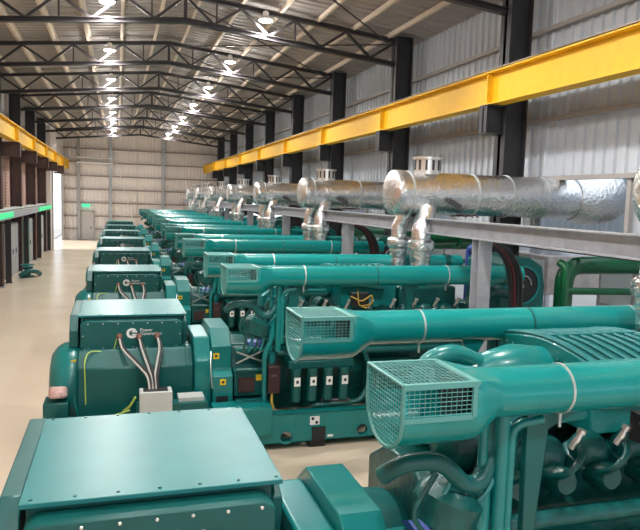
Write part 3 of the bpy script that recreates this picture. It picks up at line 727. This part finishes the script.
# ------------------------------------------------------------------ exhaust silencers in foil
def silencer():
    O = (5.9, .42, 3.95)
    root = empty('exhaust_silencer', O, '-', 'exhaust silencer', 'foil wrapped exhaust silencers')
    B = lambda mb, n, m, p=None, bevel=0: mb.build(n, m, p or root, O, bevel)
    y, z, R_ = .42, 4.40, .43
    prof = [(0,.05),(.0,.30),(.02,.38),(.07,.44),(.14,.455),(.22,.45),(.34,.435)]
    random.seed(3)
    for k in range(12): prof.append((.5+.29*k, R_ + random.uniform(-.006,.006)))
    B(MB().lathe((5.07,y,z),(1,0,0),prof + [(4.3,.43)],40), 'silencer_shell', 'foil')
    el = MB(); pts = [(9.3,y,z),(9.6,y,z),(9.9,y,z+.02),(10.2,y,z+.06),(10.42,y,z+.10),(10.55,y,z+.12)]
    el.tube(pts, [.45,.55,.57,.56,.50,.30], 32)
    B(el, 'outlet_elbow', 'foil_rough')
    for x in (5.42, 6.85, 7.65, 8.5, 9.3):
        B(MB().lathe((x,y,z),(1,0,0),[(0,R_+.004),(.002,R_+.014),(.035,R_+.014),(.037,R_+.004)],40), 'strap', 'band')
    v = B(MB().lathe((5.88,y,z+.38),(0,0,1),[(0,.26),(.30,.26),(.30,.30),(.34,.30),(.34,.2)],28), 'relief_vent', 'silver')
    for k in range(12):
        a = 2*PI*k/12; c, s_ = math.cos(a), math.sin(a)
        B(MB().obox((5.88+.262*c, y+.262*s_, z+.46), (5.88+.262*c, y+.262*s_, z+.66), .045, .02, (c, s_, 0)), 'vent_slot', 'charcoal', v)
    # insulated risers
    for path, rr in (([(5.60,-.02,2.86),(5.60,-.02,3.68),(5.80,.16,4.10)], .19), ([(5.50,.82,2.86),(5.50,.82,3.72),(5.66,.66,4.10)], .165)):
        p = B(MB().tube(bend(path, .12, 3), rr, 20), 'riser_pipe', 'foil')
        x, yy = path[0][0], path[0][1]
        B(MB().lathe((x,yy,3.07),(0,0,1),[(0,rr+.004),(.04,rr+.012),(.20,rr+.02),(.22,rr+.06),(.28,rr+.075),(.38,rr+.07),(.42,rr+.03),(.43,rr+.004)],24), 'insulation_collar', 'foil_rough', p)
    for x in (5.82,):
        B(MB().box(x-.05, x+.05, y-.4, y+.4, 3.92, 3.97).box(x-.04, x+.04, y-.3, y+.3, 3.96, 4.03), 'saddle', 'steel_grey')
    for q, x in enumerate((6.35, 6.5, 6.62)):
        B(MB().tube([(x,y-.2,3.97),(x+.1,y-.5,4.0),(x+.16,y-.55,3.96)], .015, 6), 'instrument_lead', 'red_cable')
    B(MB().obox((6.15,y-.44,4.28),(6.38,y-.52,4.14),.1,.1), 'junction_box', 'charcoal')
    return root
sil = silencer()
for ob in bpy.data.objects:
    if ob.parent is not None:
        KIDS.setdefault(ob.parent.name, [])
        if ob not in KIDS[ob.parent.name]: KIDS[ob.parent.name].append(ob)
for i, y in enumerate(GY):
    s = sil if i == 0 else copy_tree(sil)
    s.location = (5.96 - (.06 if i == 0 else 0), y + .42 - (.2 if i == 0 else 0), 3.95)
    s['label'] = 'silver foil wrapped exhaust silencer above the generators, %s' % nth(i, 8)
# rack: two long beams, posts
for x, nm in ((5.82, 'front'),):
    tag(MB().ibeam((x, 1.0, 3.775), (x, YB-1.2, 3.775), .28, .29, .02).build('rack_beam', 'steel_grey', None, (x, 30, 3.775)), 'long grey beam of the pipe rack under the silencers', 'beam')
    for i in range(8):
        y = 9.6 - 6.65 + 6.65*i
        r = empty('rack_post', (x, y, 0), 'grey steel post under the long rack beam, %s' % nth(i, 8), 'post', 'steel posts of the pipe rack')
        MB().ibeam((x, y, .02), (x, y, 3.63), .24, .24, .018, (0,1,0)).build('shaft', 'steel_grey', r, (x, y, 0))
        MB().box(x-.2, x+.2, y-.2, y+.2, 0, .02).build('base_plate', 'steel_grey', r, (x, y, 0))
def cables():
    root = empty('power_cable_bundle', (0,0,0), '-', 'cables', 'black cable bundles dropping from the rack')
    for k in range(4):
        d = .07*k
        MB().tube(bend([(.05, -.1+d*.3, 0), (.45+d, -.05, -.12), (.75+d, .0, -.55), (.80+d, .0, -1.4), (.78+d, .05, -3.55)], .45, 6), .036, 8).build('cable', 'black' if k != 1 else 'red_cable', root)
    return root
cbp = cables(); KIDS[cbp.name] = [x for x in bpy.data.objects if x.parent == cbp]
for i in range(8):
    c = cbp if i == 0 else copy_tree(cbp); y = 9.6 - 6.65 + 6.65*i + .3
    c.location = (5.85, y, 3.6); c['label'] = 'bundle of black and red cables arching down beside the rack post, %s' % nth(i, 8)

# green coolant pipework and right side clutter
def pipe(path, r, m, label, name='coolant_pipe', fl=()):
    o = Vector(path[0]); root = empty(name, o, label, 'pipe')
    MB().tube(bend(path, r*2.2, 6), r, 16).build('pipe_run', m, root, o)
    for p, d in fl: MB().lathe(p, d, [(0,r+.005),(0,r+.07),(.05,r+.07),(.05,r+.005)], 20).build('flange', m, root, o)
for i, g in enumerate(GY):
    if i > 5: break
    t = nth(i, 6)
    pipe([(9.0,g-.05,0),(9.0,g-.05,3.0),(12.1,g-.05,3.0),(12.1,g-.05,0)], .19, 'green_pipe', 'thick green coolant pipe with an elbow leading outdoors, %s' % t, fl=[((9.0,g-.05,1.9),(0,0,1))])
    o = (8.72, g-.35, 0); r = empty('coolant_branch', o, 'thin green pipe beside the thick elbow pipe, %s' % t, 'pipe')
    MB().tube(bend([(8.8,g-.35,0),(8.8,g-.35,3.0),(8.8,g-.15,3.06)], .15, 6), .085, 16).build('riser', 'green_pipe', r, o)
    MB().tube(bend([(8.8,g-.35,2.5),(11.8,g-.35,2.44),(11.8,g-.35,0)], .15, 6), .075, 16).build('branch', 'green_pipe', r, o)
pipe([(8.86,1.5,0),(8.86,1.5,3.42),(8.86,60,3.42),(8.86,60,0)], .11, 'green_pipe', 'long green header pipe along the right wall')
pipe([(9.3,1.5,0),(9.3,1.5,3.3),(9.3,60,3.3),(9.3,60,0)], .06, 'black', 'long black pipe along the right wall')
pipe([(6.9,14.2,0),(6.9,14.2,3.35),(8.62,14.2,3.42),(8.62,14.2,0)], .14, 'green_pipe', 'green flanged branch pipe behind the rack post', fl=[((7.9,14.2,3.38),(1,0,.04))])
pipe([(7.8,12.75,3.05),(7.8,13.0,3.2),(7.8,13.4,3.24),(7.8,13.4,0)], .09, 'blue', 'short blue pipe piece above the heat exchanger')

# yard equipment seen through the open lower wall
def cooler():
    root = empty('dry_cooler', (0,0,0), '-', 'cooler', 'grey dry coolers in the yard')
    MB().box(-1.1, 1.1, -2.2, 2.2, 1.5, 2.7).build('coil_case', 'cooler', root, bevel=.03)
    for x in (-1, 1):
        for y in (-2.1, 2.1): MB().box(x-.06, x+.06, y-.06, y+.06, -.05, 1.5).build('leg', 'steel_grey', root)
    for y in (-1.1, 1.1): MB().lathe((0,y,2.7),(0,0,1),[(0,.85),(.25,.8),(.25,.74),(.05,.7)],24).build('fan_ring', 'steel_grey', root)
    for y in (-1.5, 0, 1.5): MB().box(-1.14, -1.1, y-.55, y+.55, 1.65, 2.55).build('coil_panel', 'greybox' if y else 'brown', root)
    MB().tube([(-1.2,-1.6,1.2),(-1.2,1.6,1.2)], .12, 12).build('header', 'blue', root)
    return root
cp = cooler(); KIDS[cp.name] = [x for x in bpy.data.objects if x.parent == cp]
for i in range(6):
    c = cp if i == 0 else copy_tree(cp)
    c.location = (13.8, 6.0 + 6.65*i, 0); c['label'] = 'grey dry cooler standing in the yard beyond the open wall, %s' % nth(i, 6)

# ------------------------------------------------------------------ left side: canopy shelf, cabinets, oddments
root = empty('canopy_shelf', (-4.75, 42, 2.85), 'long grey shelf canopy with green lit ends on the left wall', 'canopy')
o = (-4.75, 42, 2.85); y0, y1 = 25.2, 51.5
MB().box(-5.45, -4.58, y0, y1, 3.22, 3.28).build('shelf_top', 'greybox', root, o)
MB().obox((-4.6, y0, 3.05), (-4.6, y1, 3.1), .05, .26).build('fascia', 'steel_grey', root, o)
for x in (-4.68, -4.85, -5.0): MB().rod((x, y0, 3.36), (x, y1, 3.36), .05, 8).build('conduit', 'greybox', root, o)
MB().box(-4.63, -4.54, 28.5, 33.0, 3.0, 3.24).build('green_light_panel', 'green_glow', root, o)
MB().box(-4.63, -4.54, 43.5, 51.4, 3.0, 3.24).build('green_light_panel', 'green_glow', root, o)
for i, y in enumerate([BAY[2]+.1+6.2*k for k in range(5)]):
    y += 1.2
    c = empty('canopy_post', (-4.72, y, 0), 'dark post carrying the canopy shelf on the left, %s' % nth(i, 5), 'post', 'dark posts under the left canopy')
    MB().ibeam((-4.72,y,.02),(-4.72,y,2.88),.22,.22,.02,(0,1,0)).build('shaft', 'charcoal', c, (-4.72,y,0))
    MB().box(-4.88,-4.56,y-.15,y+.15,0,.02).build('base_plate', 'charcoal', c, (-4.72,y,0))
def cabinet(y0, y1, m, label, h=2.6, x1=-4.9):
    ym = (y0+y1)/2; o = (-5.15, ym, 0)
    r = empty('electrical_cabinet', o, label, 'cabinet')
    MB().box(-5.48, x1, y0, y1, 0, h).build('body', m, r, o, bevel=.01)
    n = max(1, round((y1-y0)/1.0)); wd = (y1-y0)/n
    for k in range(n):
        d = MB().box(x1, x1+.025, y0+wd*k+.03, y0+wd*(k+1)-.03, .1, h-.08).build('door', m, r, o, bevel=.005)
        MB().box(x1+.025, x1+.06, y0+wd*k+.1, y0+wd*k+.13, 1.1, 1.35).build('handle', 'charcoal', d, o)
cabinet(27.3, 30.6, 'cab', 'light grey cabinet at the left edge of the photo')
cabinet(33.8, 36.9, 'cab', 'wide grey cabinet beside the hose pile on the left')
cabinet(39.4, 41.4, 'cab_green', 'green cabinet between two canopy posts on the left')
cabinet(41.6, 43.0, 'cab', 'narrow grey cabinet beside the green one')
cabinet(45.6, 47.6, 'orange', 'orange brown cabinet under the far end of the canopy')
cabinet(47.8, 49.1, 'greybox', 'pale grey cabinet farthest along the left wall')
r = empty('valve_assembly', (-4.2, 34.8, 0), 'dark teal valve and hose pile on the floor by the left cabinets', 'valve')
MB().lathe((-4.2,34.8,0),(0,0,1),[(0,.3),(.08,.3),(.1,.15),(.4,.15),(.42,.25),(.5,.25)],16).build('valve_body', 'teal_dark', r, (-4.2,34.8,0))
MB().tube(bend([(-4.5,34.2,.1),(-4.1,34.3,.35),(-3.8,34.7,.3),(-3.7,35.3,.1)],.2),.12,10).build('hose', 'teal_dark', r, (-4.2,34.8,0))
MB().tube([( -4.2+.3*math.cos(t*PI/8), 34.8+.3*math.sin(t*PI/8), .6) for t in range(17)], .03, 6).rod((-4.2,34.8,.5),(-4.2,34.8,.62),.03).rod((-4.5,34.8,.6),(-3.9,34.8,.6),.02).build('hand_wheel', 'teal', r, (-4.2,34.8,0))

# back wall: door, exit sign, railing, pipes
dr = MB().box(-3.1, -2.05, YB-.2, YB-.12, .02, 2.5)
d = struct(dr, 'door_1', 'door', 'pale grey personnel door in the back wall', 'door')
MB().box(-2.28, -2.22, YB-.26, YB-.2, 1.0, 1.2).build('door_handle', 'charcoal', d)
trim(MB().box(-3.22,-3.1,YB-.24,YB-.1,0,2.6).box(-2.05,-1.93,YB-.24,YB-.1,0,2.6).box(-3.22,-1.93,YB-.24,YB-.1,2.5,2.62), 'girt', 'frame around the personnel door in the back wall')
tag(MB().box(-3.0,-2.3,YB-.28,YB-.22,2.95,3.22).build('exit_sign', 'exit_green', None, (-2.65,YB-.25,3.1)), 'small green glowing exit sign above the back door', 'sign')
r = empty('safety_railing', (-1.2, YB-.9, 0), 'pale steel railing in front of the back wall', 'railing'); o = (-1.2, YB-.9, 0)
for x in (-1.95,-1.45,-.95,-.55): MB().rod((x,YB-.9,0),(x,YB-.9,1.3),.035).build('post', 'greybox', r, o)
for z in (.55,1.28): MB().rod((-1.95,YB-.9,z),(-.55,YB-.9,z),.03).build('rail', 'greybox', r, o)
tag(MB().box(-.5,-.05,YB-1.1,YB-.7,0,1.25).build('white_cabinet', 'white', None, (-.27,YB-.9,0), bevel=.02), 'small white cabinet at the end of the back railing', 'cabinet')
for z, nm in ((7.35,'upper'),(6.9,'lower')):
    tag(MB().rod((-3.4,YB-.5,z),(-.3,YB-.5,z),.07,8).obox((-3.2,YB-.5,z-.02),(-3.2,YB-.1,z-.02),.05,.05).obox((-.4,YB-.5,z-.02),(-.4,YB-.1,z-.02),.05,.05).build('wall_pipe', 'white', None, (-1.8,YB-.5,z)), '%s white pipe across the back gable wall' % nm, 'pipe')
tag(MB().rod((-.2,YB-.5,7.5),(1.6,YB-.5,1.0),.035,8).rod((-.2,YB-.5,7.5),(-.2,YB-.1,7.5),.03).rod((1.6,YB-.5,1.0),(1.6,YB-.1,1.0),.03).build('slanting_conduit', 'white', None, (.7,YB-.5,4)), 'thin pale conduit slanting down the back gable wall', 'conduit')
# small dark boxes on right wall
for i, y in enumerate((13.75, 20.0, 26.2)):
    tag(MB().box(8.9, 9.05, y, y+.45, 5.35, 5.6).box(8.98,9.04,y+.18,y+.27,4.9,5.35).build('wall_junction_box', 'charcoal', None, (9.0,y,5.4), bevel=.01), 'small dark junction box on the right wall, %s' % nth(i, 3), 'junction box', 'junction boxes on the right wall')

# ------------------------------------------------------------------ light, camera
wd = bpy.data.worlds.new('World'); sc.world = wd; wd.use_nodes = True
bg = wd.node_tree.nodes['Background']; bg.inputs['Color'].default_value = (.86, .93, 1, 1); bg.inputs['Strength'].default_value = 1.0

sun = bpy.data.lights.new('sun', 'SUN'); sun.energy = 5; sun.angle = math.radians(1.5); sun.color = (1, .96, .9)
so = bpy.data.objects.new('sun', sun); C.objects.link(so)
so.rotation_euler = Vector((-1, .12, .62)).to_track_quat('Z', 'Y').to_euler()
cam = bpy.data.cameras.new('camera'); co = bpy.data.objects.new('camera', cam); C.objects.link(co)
f = 654.; cx, cy = 320., 265.
ey = Vector((117-cx, 194-cy, f)).normalized()
n1 = Vector((117-cx, 194-cy, f)).cross(Vector((1117-cx, 194+1000*math.tan(math.radians(1.8))-cy, f))).normalized()
ez = -n1
if ez.y > 0: ez = -ez
ex = ey.cross(ez)
right = Vector((ex[0], ey[0], ez[0])); down = Vector((ex[1], ey[1], ez[1])); fwd = Vector((ex[2], ey[2], ez[2]))
mw = Matrix(((right.x, -down.x, -fwd.x, 0), (right.y, -down.y, -fwd.y, 0), (right.z, -down.z, -fwd.z, 4.2), (0,0,0,1)))
co.matrix_world = mw
cam.sensor_width = 36; cam.lens = f/640*36; cam.clip_start = .1; cam.clip_end = 400
sc.camera = co
sc.view_settings.view_transform = 'Standard'; sc.view_settings.look = 'None'; sc.view_settings.gamma = 1
sc.view_settings.use_curve_mapping = False; sc.view_settings.exposure = 0.72
